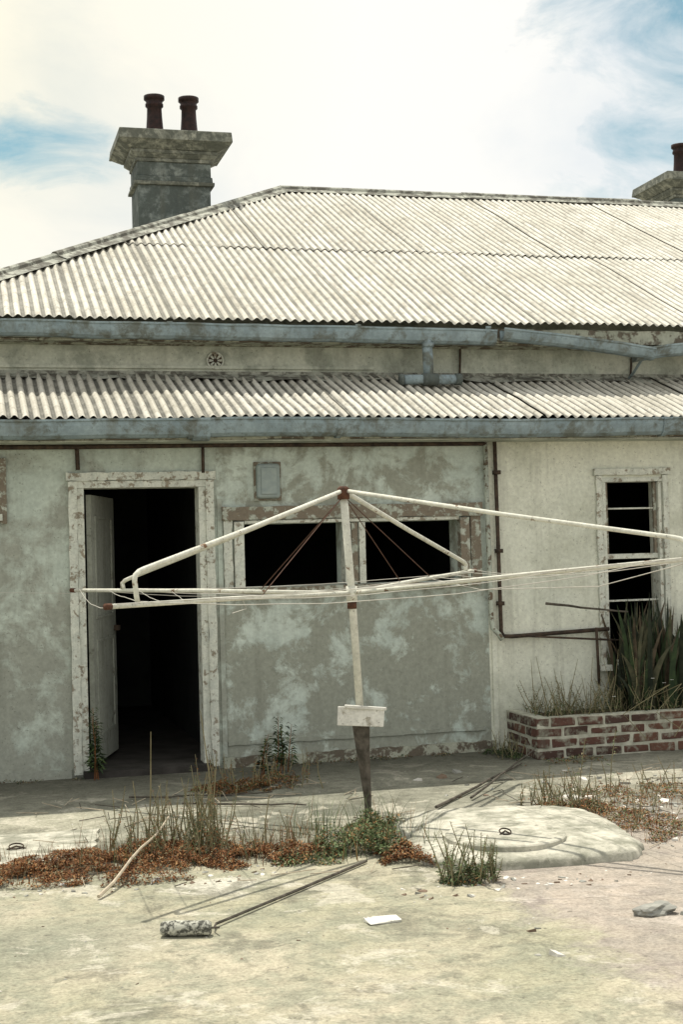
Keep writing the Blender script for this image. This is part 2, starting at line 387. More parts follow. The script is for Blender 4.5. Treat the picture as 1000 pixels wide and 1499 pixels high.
w.tube([c+V((math.cos(t*math.pi/10)*.064,-.012,math.sin(t*math.pi/10)*.064)) for t in range(21)],.008,FRAME,6)
w.tube([c+V((0,.0,0)),c+V((0,-.012,0))],.055,PIPED,16)
w.obj('round_wall_vent',H)

# ---------------------------------------------------------------- corrugated roofs
def corrugated(mb,o,u,v,n,L,W,mat,pitch=.076,amp=.010,sheet=10,rows=14,clip=None,lift=.006,u0=0):
    ns=int(math.ceil(L/(pitch*sheet)))
    per=8
    k=mb.mi(mat)
    for s in range(ns):
        tilt=R(-.004,.004); dz=R(0,.004)+(.004 if s%2 else 0); eo=R(-.02,.02)
        cols=sheet*per+5
        bm=bmesh.new(); lay=bm.verts.layers.float.new('shade_dirt')
        grid=[]
        for j in range(rows+1):
            row=[]
            vv=eo*(1-j/rows)+W*j/rows
            for i in range(cols):
                a=(s*sheet*per+i)/per*pitch
                ph=math.cos(2*math.pi*a/pitch)
                e=noise.noise(V((a*1.1+u0,vv*1.5,3.3)))*.010*lift/.006+noise.noise(V((a*4+u0,vv*5,8)))*.003*lift/.006
                off=amp*ph+dz+e+tilt*(i/cols)
                if i<3 : off+=.004
                vert=bm.verts.new(o+u*a+v*vv+n*off)
                edge=.5 if (i<3) else 0
                vert[lay]=min(1,max(0,(-ph+.25)/1.25)+edge)  # troughs carry painted rib shade, sheet laps carry dirt
                row.append(vert)
            grid.append(row)
        for j in range(rows):
            for i in range(cols-1):
                bm.faces.new((grid[j][i],grid[j][i+1],grid[j+1][i+1],grid[j+1][i]))
        for (pc,pn) in (clip or []):
            bmesh.ops.bisect_plane(bm,geom=bm.verts[:]+bm.edges[:]+bm.faces[:],plane_co=pc,plane_no=pn,clear_outer=True)
        bm.verts.index_update(); i0=len(mb.v)
        if mb.attr is None: mb.attr=[]
        for q in bm.verts: mb.v.append(q.co.copy()); mb.attr.append(q[lay])
        for f in bm.faces: mb.f.append(tuple(i0+q.index for q in f.verts)); mb.m.append(k)
        bm.free()
S=math.radians(25); ze=3.37; ye=.64
zr=ze+(5.54-ye)*math.tan(S)
EC=V((-.55,ye,ze)); RE=V((3.59,5.54,zr))
hd=(RE-EC); hn=V((-hd.y,hd.x,0)).normalized()
vU=V((0,math.cos(S),math.sin(S))); nU=V((0,-math.sin(S),math.cos(S)))
mb=MB()
LS=(5.54-ye)/math.cos(S); b1=2.45
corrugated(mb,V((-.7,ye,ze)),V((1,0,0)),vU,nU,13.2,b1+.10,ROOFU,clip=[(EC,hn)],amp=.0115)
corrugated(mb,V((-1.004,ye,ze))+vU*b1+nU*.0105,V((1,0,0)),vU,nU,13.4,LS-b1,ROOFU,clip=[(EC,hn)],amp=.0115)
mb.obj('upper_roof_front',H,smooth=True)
mb=MB()
sl=math.atan2(zr-ze,RE.x-EC.x); vL=V((math.cos(sl),0,math.sin(sl))); nL=V((-math.sin(sl),0,math.cos(sl)))
LW=(RE.x-EC.x)/math.cos(sl)
yb=2*5.54-ye
hb=V((hd.x,-hd.y,hd.z)); hnb=V((-hb.y,hb.x,0)).normalized()
corrugated(mb,V((EC.x,ye-.1,ze)),V((0,1,0)),vL,nL,yb-ye+.2,LW,ROOFU,clip=[(EC,-hn),(V((EC.x,yb,ze)),hnb)],rows=6)
vB=V((0,-math.cos(S),math.sin(S))); nB=V((0,math.sin(S),math.cos(S)))
corrugated(mb,V((-.7,yb,ze)),V((1,0,0)),vB,nB,13.2,LS,ROOFU,clip=[(V((EC.x,yb,ze)),-hnb)],rows=6)
mb.obj('upper_roof_sides',H,smooth=True)
mb=MB()
S2=math.radians(19.3); v2=V((0,math.cos(S2),math.sin(S2))); n2=V((0,-math.sin(S2),math.cos(S2)))
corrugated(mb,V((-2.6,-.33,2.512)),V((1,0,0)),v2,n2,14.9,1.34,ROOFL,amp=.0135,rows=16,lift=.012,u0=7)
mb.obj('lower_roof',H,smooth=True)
w=MB()
def cap(pts,r=.045,wd=.13):
    for a,b in zip(pts[:-1],pts[1:]):
        a=V(a);b=V(b); L=(b-a).length; n=max(2,int(L/1.8)); 
        for i in range(n):
            p=a.lerp(b,i/n); q=a.lerp(b,min(1,(i+1)/n+.01))
            dz=.004*(i%2)+R(-.006,.006)
            w.tube([p+V((0,0,.02+dz)),p.lerp(q,.5)+V((0,0,.02+dz+R(-.006,.006))),q+V((0,0,.02+dz+R(-.005,.005)))],r,CAPM,10)
            d=(q-p).normalized(); s=d.cross(V((0,0,1))).normalized()
            for sg in (1,-1):
                o1=s*sg*r*.8; o2=s*sg*wd; dn=V((0,0,-.055 if abs(d.z)<.1 else -.035))
                w.face([p+o1+V((0,0,.025+dz)),q+o1+V((0,0,.025+dz)),q+o2+V((0,0,.022+dz))+dn,p+o2+V((0,0,.022+dz))+dn],CAPM)
cap([RE,(12.4,5.54,zr)]); cap([EC,RE]); cap([(EC.x,yb,ze),RE])
w.obj('ridge_capping',H)
w=MB()
pts=[(x*.1-2.5,.95,2.93) for x in range(0,146)]
i0=len(w.v); k=w.mi(CAPM)
for i,p in enumerate(pts):
    z=.012*math.sin(i*.9)+R(-.006,.006)
    w.v+= [V((p[0],.946,3.0)),V((p[0],.93,2.975)),V((p[0],.78+R(-.015,.015),2.912+z))]
for i in range(len(pts)-1):
    for q in (0,1):
        a=i0+i*3+q; w.f.append((a,a+1,a+4,a+3)); w.m.append(k)
w.obj('roof_flashing',H)
w=MB()
def gut(pts,d=.115,h=.115,mat=GUT):
    prof=[(0,0),(0,-h),(-d*.55,-h),(-d*.80,-h*.82),(-d*.90,-h*.55),(-d*.97,-h*.30),(-d*.97,-.012),(-d*1.06,-.006),(-d*1.06,.008),(-d*.92,.008),(-d*.92,-h*.28),(-d*.75,-h*.78),(-d*.5,-h*.93),(-.006,-h*.93),(-.006,0)]
    w.extrude(prof,pts,mat)
pts=[(-2.6+i*.3,-.285+.004*math.sin(i*1.7)+R(-.003,.003),2.492+.007*math.sin(i*.5)+R(-.004,.004)) for i in range(50)]
gut(pts,.12,.122)
for x in (1.55,2.62,3.6,4.6,5.2,6.4):
    gut([(x,-.283,2.493),(x+.035,-.283,2.493)],.127,.129)
gut([(1.58,-.27,2.49),(1.70,-.27,2.49)],.135,.14)
w.obj('lower_gutter',H)
w=MB()
pts=[(-.75+i*.25,.69+.003*math.sin(i*2)+R(-.002,.002),3.335-.0015*i+R(-.005,.005)) for i in range(21)]
gut(pts,.11,.11)
for x in (1.55,3.05,4.15): gut([(x,.693,3.328),(x+.04,.693,3.328)],.118,.118)
gut([(4.30,.66,3.315),(4.8,.63,3.265),(5.3,.61,3.205),(5.62,.60,3.155)],.115,.085)
gut([(5.48,.66,3.15),(5.75,.64,3.195),(6.3,.64,3.24),(8.5,.66,3.29),(12,.68,3.30)],.115,.09)
w.obj('upper_gutter',H)
w=MB()
rough_board(w,-.5,12.2,.70,.725,3.22,3.335,FASC,'x',90,.005); w.box((-.5,.726,3.205),(12.2,.95,3.217),FASC)
rough_board(w,-2.5,12.0,-.28,-.262,2.362,2.50,FASC,'x',90,.004); w.box((-2.5,-.26,2.35),(12.0,-.002,2.360),WALLU)
w.tube([(5.55,.62,3.08),(5.56,.80,2.99),(5.57,.9,2.96)],.012,GUT)
w.tube([(4.05,.93,3.2),(4.04,.93,2.98)],.010,PIPED); w.tube([(5.62,.93,3.2),(5.60,.93,2.98)],.010,PIPED)
w.obj('fascia_boards',H)
w=MB()
w.tube([(3.66,.64,3.24),(3.665,.64,3.10),(3.665,.63,2.93)],.043,GUT,12)
w.tube([(3.665,.63,3.20),(3.665,.63,3.17)],.05,GUT,12)
w.tube([(3.42,.60,2.90),(3.9,.60,2.905)],.04,GUT,12); w.tube([(3.41,.60,2.90),(3.44,.60,2.90)],.048,CHIM,12); w.tube([(3.88,.60,2.905),(3.93,.60,2.905)],.048,CHIM,12)
w.tube([(3.60,.60,2.902),(3.73,.60,2.902)],.05,CHIM,12)
w.obj('rainwater_pipe',H,smooth=True)

def chimney(name,x0,x1,y0,dy,zb,zt,pots):
    w=MB()
    def blk(e,z0,z1,m,e2=None):
        e2=e if e2 is None else e2
        P=[(x0-e,y0-e,z0),(x1+e,y0-e,z0),(x1+e,y0+dy+e,z0),(x0-e,y0+dy+e,z0),(x0-e2,y0-e2,z1),(x1+e2,y0-e2,z1),(x1+e2,y0+dy+e2,z1),(x0-e2,y0+dy+e2,z1)]
        i=len(w.v); w.v+=[V(p)+V((R(-.006,.006),R(-.006,.006),0)) for p in P]; k=w.mi(m)
        for f in [(0,3,2,1),(4,5,6,7),(0,1,5,4),(1,2,6,5),(2,3,7,6),(3,0,4,7)]: w.f.append(tuple(i+j for j in f)); w.m.append(k)
    blk(0,zb,zt-.55,CHIM); blk(.035,zt-.55,zt-.51,CHIMC); blk(.018,zt-.51,zt-.45,CHIM); blk(0,zt-.45,zt-.30,CHIM)
    blk(.02,zt-.30,zt-.26,CHIMC); blk(.02,zt-.26,zt-.22,CHIMC,.07); blk(.075,zt-.22,zt-.18,CHIMC); blk(.09,zt-.18,zt-.11,CHIMC,.20); blk(.215,zt-.11,zt,CHIMC,.205)
    blk(.12,zt,zt+.015,CHIM)
    w.obj(name,H,bevel=.008)
    p=MB()
    for (px,py) in pots:
        pr=[(.115,0),(.115,.035),(.10,.05),(.090,.09),(.080,.20),(.076,.28),(.094,.295),(.094,.315),(.082,.325),(.092,.345),(.108,.355),(.108,.385),(.085,.39),(.072,.30)]
        p.rings((px,py,zt+.015),[(r_*1.06,z_*1.26) for r_,z_ in pr],POT,20,False)
    p.obj(name+'_pots',H,smooth=True)
chimney('chimney',1.90,2.70,5.0,.55,3.6,6.08,[(2.14,5.28),(2.52,5.28)])
chimney('chimney_far',9.22,10.0,6.7,.6,4.4,6.38,[(9.48,7.0),(9.80,7.0)])

# ------------------------------------------------------------------ planter
P=empty('brick_planter')
w=MB(); w.box((4.006,-.594,-.01),(7.2,-.50,.298),MORT); w.box((4.006,-.50,-.01),(4.10,-.003,.298),MORT); w.box((7.11,-.5,-.01),(7.2,-.003,.298),MORT); w.obj('mortar',P)
w=MB(); ch=.076
for r_ in range(4):
    z0=.004+r_*(ch); z1=z0+.060
    x=4.0; first=True
    while x<7.2:
        L=R(.19,.215) if not (first and r_%2) else .10
        w.box((x,-.600+R(-.005,.005),z0+R(-.003,.003)),(min(x+L,7.2),-.49,z1+R(-.004,.004)),random.choice(BR),jit=.006); x+=L+R(.015,.024); first=False
    y=-.485; first=True
    while y<-.02:
        L=.21 if not(first and not r_%2) else .10
        w.box((4.0+R(-.005,.005),y,z0),(4.10,min(y+L,-.01),z1),random.choice(BR),jit=.004); y+=L+.018; first=False
w.obj('bricks',P,bevel=.007)
w=MB()
n=40
def hh(a,b): return .27+.03*noise.noise(V((a*.5,b*.7,0)))
for i in range(n):
    for j in range(6):
        w.face([(4.1+3.01*i/n,-.5+.497*j/6,hh(i,j)),(4.1+3.01*(i+1)/n,-.5+.497*j/6,hh(i+1,j)),(4.1+3.01*(i+1)/n,-.5+.497*(j+1)/6,hh(i+1,j+1)),(4.1+3.01*i/n,-.5+.497*(j+1)/6,hh(i,j+1))],SOIL)
w.obj('soil',P)

# ------------------------------------------------------------------ plants
def leaf(w,p,d,L,wd,mat,curl=.2):
    d=d.normalized(); s=d.cross(V((R(-.3,.3),R(-.3,.3),1))).normalized()*wd/2
    up=V((0,0,1)); m=p+d*L*.5+up*L*curl*.3; e=p+d*L-up*L*curl
    w.face([p,m-s,e,m+s],mat)
def blade(w,p,h,lean,wd,mat,seg=3):
    a=R(0,6.28); dx=V((math.cos(a),math.sin(a),0))
    a2=R(0,6.28); s=V((math.cos(a2),math.sin(a2),0))*wd/2
    pr=None
    for i in range(seg+1):
        t=i/seg; q=p+V((0,0,h*t))+dx*(lean*t*t); k=s*(1-t*.9)
        if pr: w.face([pr[0],pr[1],q+k,q-k],mat)
        pr=(q-k,q+k)
def leafy(w,p,h,n,L,wd,mats,lean=.15,stem=None,fern=False):
    a=R(0,6.28); top=p+V((math.cos(a)*lean*h,math.sin(a)*lean*h,h))
    mid=p.lerp(top,.5)+V((R(-.02,.02),R(-.02,.02),0))
    w.tube([p,mid,top],[.004,.003,.0015],stem or GRN[2],4,False)
    for i in range(n):
        t=.12+.88*i/n
        q=p.lerp(mid,t*2) if t<.5 else mid.lerp(top,t*2-1)
        b=R(0,6.28) if not fern else (i%2)*math.pi+a+R(-.3,.3)
        sz=(1-.55*t)*R(.7,1.2)
        leaf(w,q,V((math.cos(b),math.sin(b),R(.1,.6))),L*sz,wd*sz,random.choice(mats),R(.1,.4))
def mound(w,cx,cy,rx,ry,n,hs,mats,sz=(.010,.026),noisy=True):
    for i in range(n):
        a=R(0,6.28); r=math.sqrt(R(0,1)); x=cx+math.cos(a)*r*rx; y=cy+math.sin(a)*r*ry
        if noisy and noise.noise(V((x*6,y*6,1)))<-.12-(1-r)*.5+r*.25: continue
        z=max(0,hs*(1-r*r)*(.6+.8*noise.noise(V((x*9,y*9,5)))))*R(.3,1)
        b=R(0,6.28); L=R(*sz)
        leaf(w,V((x,y,z+.002)),V((math.cos(b),math.sin(b),R(-.1,1.2))),L,L*.45,random.choice(mats),R(0,.4))
w=MB()
RD=leafmat('leaf_rust_dark',(.07,.03,.015),(.13,.06,.025)); RO=leafmat('leaf_ochre',(.25,.13,.05),(.33,.19,.08))
RM=[GRN[3],GRN[3],RD,GRN[2],RD,RO,GRN[3]]
for (cx,cy,rx,ry,n) in [(.15,-3.0,.35,.26,6500),(.50,-2.86,.38,.34,10500),(.95,-2.86,.36,.42,11500),(1.28,-2.95,.30,.32,6500),(1.6,-3.05,.36,.22,5000),(-.4,-3.0,.5,.3,5000),(.8,-3.3,.35,.12,1800),(.3,-3.25,.4,.08,1200),(2.15,-3.35,.17,.32,5000)]:
    mound(w,cx,cy,rx,ry,n,.085,RM)
for i in range(900): blade(w,V((R(-.2,1.8),R(-3.25,-2.6),0)),R(.03,.12),R(.01,.06),.004,random.choice(RM))
w.obj('dry_ground_cover')
w=MB(); RG=[GRN[3],GRN[2],RD,GRN[1],RO,GRN[3]]
mound(w,1.68,-.98,.28,.24,4500,.09,RG); mound(w,2.0,-.8,.26,.26,2500,.08,RG)
for i in range(36):
    leafy(w,V((R(1.5,2.3),R(-1.15,-.5),0)),R(.08,.24),int(R(8,14)),.045,.012,RG+[GRN[0]])
w.obj('weed_clump')
w=MB(); GM=[GRN[1],GRN[4],GRN[0],GRN[4],GRN[2],GRN[1],RO]
mound(w,1.98,-3.05,.30,.32,8000,.17,GM,(.012,.030)); mound(w,2.19,-2.65,.22,.24,3600,.13,GM,(.012,.030)); mound(w,1.7,-3.2,.25,.14,1600,.05,GM)
for i in range(320): blade(w,V((R(1.70,2.36),R(-3.3,-2.4),0)),R(.06,.24),R(.02,.12),.005,random.choice(GM))
w.obj('green_weeds')
w=MB()
for i in range(44): leafy(w,V((R(2.15,2.40),R(-3.97,-3.80),0)),R(.08,.26),22,.034,.010,[GRN[1],GRN[1],GRN[4],GRN[0]],.35)
mound(w,2.27,-3.89,.15,.10,1400,.09,GM)
w.obj('leafy_weed')
w=MB()
for i in range(90):
    p=V((R(.70,1.34),R(-3.0,-2.45),0)); leafy(w,p,R(.08,.36),18,.034,.010,[GRN[0],GRN[1],GRN[2],GRN[3],GRN[0]],.25)
for i in range(18):
    p=V((R(1.13,1.30),R(-2.75,-2.55),0)); leafy(w,p,R(.2,.44),24,.036,.010,[GRN[0],GRN[1],GRN[2]],.12)
for i in range(16):
    p=V((R(1.35,1.75),R(-3.1,-2.8),0)); leafy(w,p,R(.08,.26),12,.03,.009,[GRN[2],GRN[3],GRN[0]],.25)
for (x,y,h) in [(.93,-2.6,.62),(.86,-2.7,.38),(1.26,-2.62,.72),(1.28,-2.66,.5),(1.2,-2.7,.4),(1.5,-2.95,.3),(1.02,-2.65,.33)]:
    w.tube([V((x,y,0)),V((x+R(-.02,.02),y,h*.5)),V((x+R(-.04,.04),y,h))],[.005,.004,.002],GRN[2],5)
for i in range(220): blade(w,V((R(.5,1.7),R(-3.15,-2.45),0)),R(.05,.24),R(.02,.12),.004,random.choice([GRN[2],GRN[1],GRN[3]]))
w.obj('tall_weeds')
def fernplant(name,p,h,n,L,lean=.1,cnt=2):
    w=MB()
    for c in range(cnt): leafy(w,V(p)+V((R(-.04,.04),R(-.04,.04),0)),h*R(.75,1),n,L,.026,[GRN[0],GRN[0],GRN[1]],lean,GRN[3],True)
    w.obj(name)
fernplant('fern',(.87,-.16,.0),.52,60,.10,.04,4)
fernplant('fern',(2.16,-.34,0),.38,46,.11,.12,4)
fernplant('fern',(1.98,-.45,0),.28,32,.09,.2,3)
w=MB()
for i in range(44): leafy(w,V((R(3.2,3.6),R(-2.6,-2.2),0)),R(.08,.27),16,.034,.010,[GRN[1],GRN[3],GRN[2],GRN[0]],.3)
mound(w,3.42,-2.45,.28,.22,3200,.08,RG)
mound(w,3.62,-3.0,.3,.55,5200,.05,RG+[GRN[2]]); mound(w,4.1,-2.2,.6,.4,4000,.04,RG+[GRN[2]])
for i in range(70): leafy(w,V((R(3.4,4.6),R(-3.5,-1.9),0)),R(.05,.2),10,.032,.009,[GRN[2],GRN[3],GRN[1]],.4)
for i in range(260): blade(w,V((R(3.3,4.8),R(-3.5,-1.8),0)),R(.04,.16),R(.02,.1),.004,random.choice([GRN[2],GRN[2],GRN[3],RO]))
leafy(w,V((3.9,-2.0,0)),.38,24,.05,.013,[GRN[1],GRN[4],GRN[2]],.15)
leafy(w,V((3.55,-2.3,0)),.4,22,.05,.012,[GRN[1],GRN[2]],.2)
w.obj('scattered_weeds')
w=MB()
DG=[leafmat('strap_leaf_dark',(.016,.022,.014),(.035,.042,.026)),GRN[0],leafmat('strap_leaf_olive',(.045,.048,.028),(.09,.088,.05)),leafmat('strap_leaf_brown',(.05,.038,.024),(.10,.078,.05))]
for i in range(250):
    x=4.86+abs(random.gauss(0,.60)) ; x=min(x,6.8); y=R(-.40,-.06); h=random.choice([R(.35,.6),R(.6,.92),R(.6,.85)])
    base=V((x,y,.27)); a=R(0,6.28); lean=R(0,.22); wd=R(.022,.055); an=R(-1,1); s=V((math.cos(an),math.sin(an),0))*wd/2
    pr=None
    for t in (0,.25,.5,.7,.85,1):
        q=base+V((math.cos(a)*lean*t*t,math.sin(a)*lean*t*t*.5,h*t-lean*.4*t*t*t)); k=s*(1 if t<.7 else (.75 if t<.8 else (.45 if t<1 else .05)))
        if pr: w.face([pr[0],pr[1],q+k,q-k],DG[i%4])
        pr=(q-k,q+k)
w.obj('strap_leaf_plant')
w=MB()
for i in range(340):
    x=R(4.06,7.0); leafy(w,V((x,R(-.55,-.05),.27)),R(.06,.24)*(1.2 if x<5 else 1),16,.042,.012,[GRN[0],GRN[1],GRN[0],GRN[1],GRN[2]],.5)
for i in range(50):
    leafy(w,V((R(4.85,6.8),R(-.4,-.1),.27)),R(.35,.75),22,.06,.016,[GRN[0],GRN[0],GRN[1]],.25)
for i in range(200):
    blade(w,V((R(4.1,7.0),R(-.5,-.1),.27)),R(.08,.25),R(.03,.2),.005,random.choice(GRN[:3]))
for i in range(14):
    x=R(4.1,4.8); h=R(.22,.48); leafy(w,V((x,R(-.4,-.1),.27)),h,9,.03,.008,[GRN[0],GRN[2]],.2)
for i in range(14):
    x=R(4.8,6.8); w.tube([(x,-.3,.35),(x+R(-.2,.2),-.5,.48),(x+R(-.3,.3),-.66,.30),(x+R(-.3,.3),-.72,.12)],.003,GRN[2],4)
for i in range(14):
    p=V((R(4.7,5.6),R(-.5,-.2),R(.34,.55))); 
    for q in range(5):
        a=q*1.256; leaf(w,p,V((math.cos(a),math.sin(a),.3)),.018,.012,FLOW)
w.obj('planter_shrubs')
w=MB(); mound(w,4.15,-.78,.4,.12,900,.05,[GRN[1],GRN[2],GRN[3]]); mound(w,3.85,-.3,.12,.3,900,.08,[GRN[0],GRN[1]])
for i in range(22): leafy(w,V((R(3.75,3.95),R(-.5,-.05),0)),R(.08,.2),12,.036,.010,[GRN[0],GRN[1]],.3)
mound(w,2.8,-.12,1.0,.06,900,.03,[GRN[0],RD,GRN[2]]); mound(w,.2,-.1,.6,.05,500,.03,[GRN[0],RD,GRN[2]])
w.obj('kerb_weeds')

# ------------------------------------------------------------------ rotary clothes hoist
CH=empty('rotary_clothes_line')
base=V((2.24,-2.28,0)); head=V((2.12,-2.36,1.90)); X=V((2.17,-2.30,1.31))
w=MB()
w.tube([base.lerp(head,.30),X,head+V((0,0,-.01))],.0225,HOIST,14)
w.obj('pole',CH,smooth=True)
w=MB()
w.tube([base+V((0,0,-.05)),base+V((0,0,.12)),base.lerp(head,.22),base.lerp(head,.305)],[.018,.022,.042,.055],WOODD,8)
w.obj('ground_socket',CH)
w=MB()
def obox(c,sx,sy,sz,rz,ry,mat):
    M=Matrix.Rotation(rz,3,'Z')@Matrix.Rotation(ry,3,'Y')
    w.box((c[0]-sx/2,c[1]-sy/2,c[2]-sz/2),(c[0]+sx/2,c[1]+sy/2,c[2]+sz/2),mat,rot=M,jit=.004)
c=V((2.19,-2.36,.605))
obox(c,.265,.028,.105,-.26,.05,WOODW)
obox(c+V((.02,-.025,.052)),.24,.018,.018,-.2,.08,WOODW)
w.obj('crank_board',CH,bevel=.004)
w=MB()
w.tube([head+V((0,0,-.05)),head+V((0,0,.012)),head+V((0,0,.025))],[.036,.036,.02],RUST,12)
w.tube([X+V((0,0,-.05)),X+V((0,0,.04))],.033,HOIST,12)
w.tube([X+V((0,0,-.09)),X+V((0,0,-.05))],.028,RUST,12)
w.obj('hub_collars',CH,smooth=True)
tips={'FL':V((.69,-.77,1.34)),'NL':V((.64,-3.58,1.33)),'NR':V((3.60,-4.05,1.49)),'FR':V((3.42,-.97,1.39))}
w=MB()
for k,t in tips.items():
    m=X.lerp(t,.5)+V((0,0,.006))
    w.tube([X,m,t],.0125,HOIST,10)
    w.tube([t-(t-X).normalized()*.03,t+(t-X).normalized()*.006],.0155,RUST,10)
w.obj('arms',CH,smooth=True)
w=MB()
def stay(f,up,dn,r=.0125):
    t=tips[f]; d=(t-X).normalized(); e=X.lerp(t,up)
    top=e+V((0,0,dn))
    dirn=(top-head).normalized()
    w.tube([head+dirn*.02,head.lerp(top,.5)+V((0,0,-.006)),top-dirn*.06,top-dirn*.025+V((0,0,-.002)),top+V((0,0,-.012)),top+V((0,0,-.035))+d*.006,e+V((0,0,.045))-d*.004,e+V((0,0,.01))-d*.012],r,HOIST,10)
stay('NL',.90,.155); stay('FL',.80,.06); stay('NR',.90,.10); stay('FR',.92,.06,.014)
w.obj('stays',CH,smooth=True)
w=MB()
for f,a in (('NL',.42),('FL',.30),('FR',.36),('FR',.6)):
    w.tube([head+V((0,0,-.03)),X.lerp(tips[f],a)+V((0,0,.01))],.003,CORD,5)
w.obj('stay_cords',CH)
w=MB()
order=['FL','NL','NR','FR']
for fr in (.97,.86,.74,.62):
    for i in range(4):
        a=X.lerp(tips[order[i]],fr)+V((0,0,.012)); b=X.lerp(tips[order[(i+1)%4]],fr)+V((0,0,.012)); sg=R(.015,.11)
        if order[i]=='FL' and fr<.9: sg*=.5
        pts=[a.lerp(b,t/12)+V((0,0,-sg*4*(t/12)*(1-t/12)))+V((R(-.002,.002),R(-.002,.002),R(-.003,.003))) for t in range(13)]
        w.tube(pts,.0021,WIRE,4)
w.tube([X.lerp(tips['FR'],.6),V((3.0,-2.2,1.30)),V((3.3,-3.2,1.33)),X.lerp(tips['NR'],.95)],.0024,WIRE,4)
w.tube([tips['FL']+V((0,0,-.02)),V((-.3,-.6,1.36)),V((-2.2,-.4,1.5))],.0015,WIRE,4)
w.tube([X.lerp(tips['NL'],.5),X.lerp(tips['NL'],.5)+V((.02,0,-.05)),X.lerp(tips['NL'],.52)+V((-.03,0,-.07))],.002,WIRE,4)
w.obj('lines',CH)

# ------------------------------------------------------------------ septic cover (low dome) + lid
SC=empty('septic_tank_cover')
w=MB(); N=96; cx,cy=2.80,-3.08; rot=-.12
rings=[(1.0,-.01),(.99,.03),(.965,.046),(.90,.058),(.72,.066),(.5,.070),(.3,.071),(.01,.071)]
k=w.mi(SLAB); i0=len(w.v)
for (s,z) in rings:
    for q in range(N):
        t=2*math.pi*q/N; e=.5
        jx=.03*noise.noise(V((math.cos(t)*2,math.sin(t)*2,0)))+.022*noise.noise(V((math.cos(t)*9,math.sin(t)*9,3)))*(s**4)
        x=(.60*s+jx)*abs(math.cos(t))**e*(1 if math.cos(t)>0 else -1); y=(.70*s+jx)*abs(math.sin(t))**e*(1 if math.sin(t)>0 else -1)
        w.v.append(V((cx+x*math.cos(rot)-y*math.sin(rot),cy+x*math.sin(rot)+y*math.cos(rot),z+.010*noise.noise(V((x*6,y*6,0)))-.002)))
for j_ in range(len(rings)-1):
    for q in range(N):
        A=i0+j_*N+q;B=i0+j_*N+(q+1)%N; w.f.append((A,B,B+N,A+N)); w.m.append(k)
w.obj('dome_slab',SC,smooth=True)
w=MB(); w.rings((2.67,-3.34,.055),[(.31,0),(.31,.026),(.303,.032),(.27,.033),(.262,.027),(.02,.029)],SLAB,44)
w.obj('round_lid',SC)
w=MB()
def ring(c,r,tilt):
    w.tube([V(c)+V((math.cos(t*math.pi/8)*r,math.sin(t*math.pi/8)*r*math.cos(tilt),math.sin(t*math.pi/8)*r*math.sin(tilt)+r*.3)) for t in range(17)],.004,PIPED,6)
ring((2.67,-3.34,.088),.030,.35); w.tube([(2.64,-3.34,.082),(2.67,-3.34,.100),(2.70,-3.34,.082)],.005,PIPED,6)
w.obj('ring_handle',SC)
WC=empty('inspection_cover')
w=MB()
# slab with chipped outline
k=w.mi(SLAB); out_=[]
cor=[(-.55,-2.74),(.62,-2.78),(.72,-2.02),(-.55,-1.96)]
for a_,b_ in zip(cor,cor[1:]+cor[:1]):
    for q in range(14):
        t=q/14; out_.append((a_[0]+(b_[0]-a_[0])*t+R(-.012,.012),a_[1]+(b_[1]-a_[1])*t+R(-.012,.012)))
m_=len(out_); w.v+=[V((x,y,-.01)) for x,y in out_]+[V((x,y,.018)) for x,y in out_]
w.f.append(tuple(range(m_,2*m_))); w.m.append(k)
for q in range(m_): w.f.append((q,(q+1)%m_,m_+(q+1)%m_,m_+q)); w.m.append(k)
w.obj('slab',WC)
w=MB(); ring((.25,-2.42,.022),.038,.2); w.tube([(.20,-2.42,.018),(.25,-2.42,.034),(.30,-2.42,.018)],.005,PIPED,6); w.obj('ring_handle',WC)

# ------------------------------------------------------------------ debris
def chip(w,x,y,s,mat,th=.25,z0=0):
    n=random.randint(3,6); a0=R(0,6.28); el_=R(.35,1); rt=R(0,3.14)
    pts=[]
    for q in range(n):
        a=a0+q*6.283/n+R(-.4,.4); rr=s*R(.6,1.1); px,py=math.cos(a)*rr,math.sin(a)*rr*el_
        pts.append((x+px*math.cos(rt)-py*math.sin(rt),y+px*math.sin(rt)+py*math.cos(rt)))
    z=s*th; k=w.mi(mat); i=len(w.v); tx,ty=R(-.3,.3),R(-.3,.3)
    w.v+=[V((p[0],p[1],z0-.002)) for p in pts]+[V((x+(p[0]-x)*.85,y+(p[1]-y)*.85,z0+z+(p[0]-x)*tx+(p[1]-y)*ty)) for p in pts]
    w.f.append(tuple(i+n+q for q in range(n))); w.m.append(k)
    for q in range(n): w.f.append((i+q,i+(q+1)%n,i+n+(q+1)%n,i+n+q)); w.m.append(k)
w=MB()
for i in range(420):
    x=3.85+random.gauss(0,.5); y=-2.8+random.gauss(0,.75)
    if x<3.4 and -3.95<y<-2.2: continue
    chip(w,x,y,abs(random.gauss(0,.020))+.005,random.choice([CHIPS[0],CHIPS[0],CHIPS[1],CHIPS[2],CHIPS[1]]))
for i in range(16):
    x=3.7+random.gauss(0,.4); y=-2.9+random.gauss(0,.7)
    if x>3.4: chip(w,x,y,R(.04,.07),CHIPS[0],.12)
for i in range(700):
    x=R(-.5,5.5); y=R(-5.0,-.9); chip(w,x,y,R(.002,.009),random.choice(CHIPS+[CHIPS[1]]))
for i in range(60):
    chip(w,R(1.9,3.1),R(-4.2,-3.88),R(.004,.028),random.choice([CHIPS[0],CHIPS[1],CHIPS[2]]),.15)
for i in range(90):
    chip(w,R(.1,1.5),R(-3.5,-3.2),R(.004,.022),random.choice([CHIPS[0],CHIPS[1],CHIPS[2]]),.2)
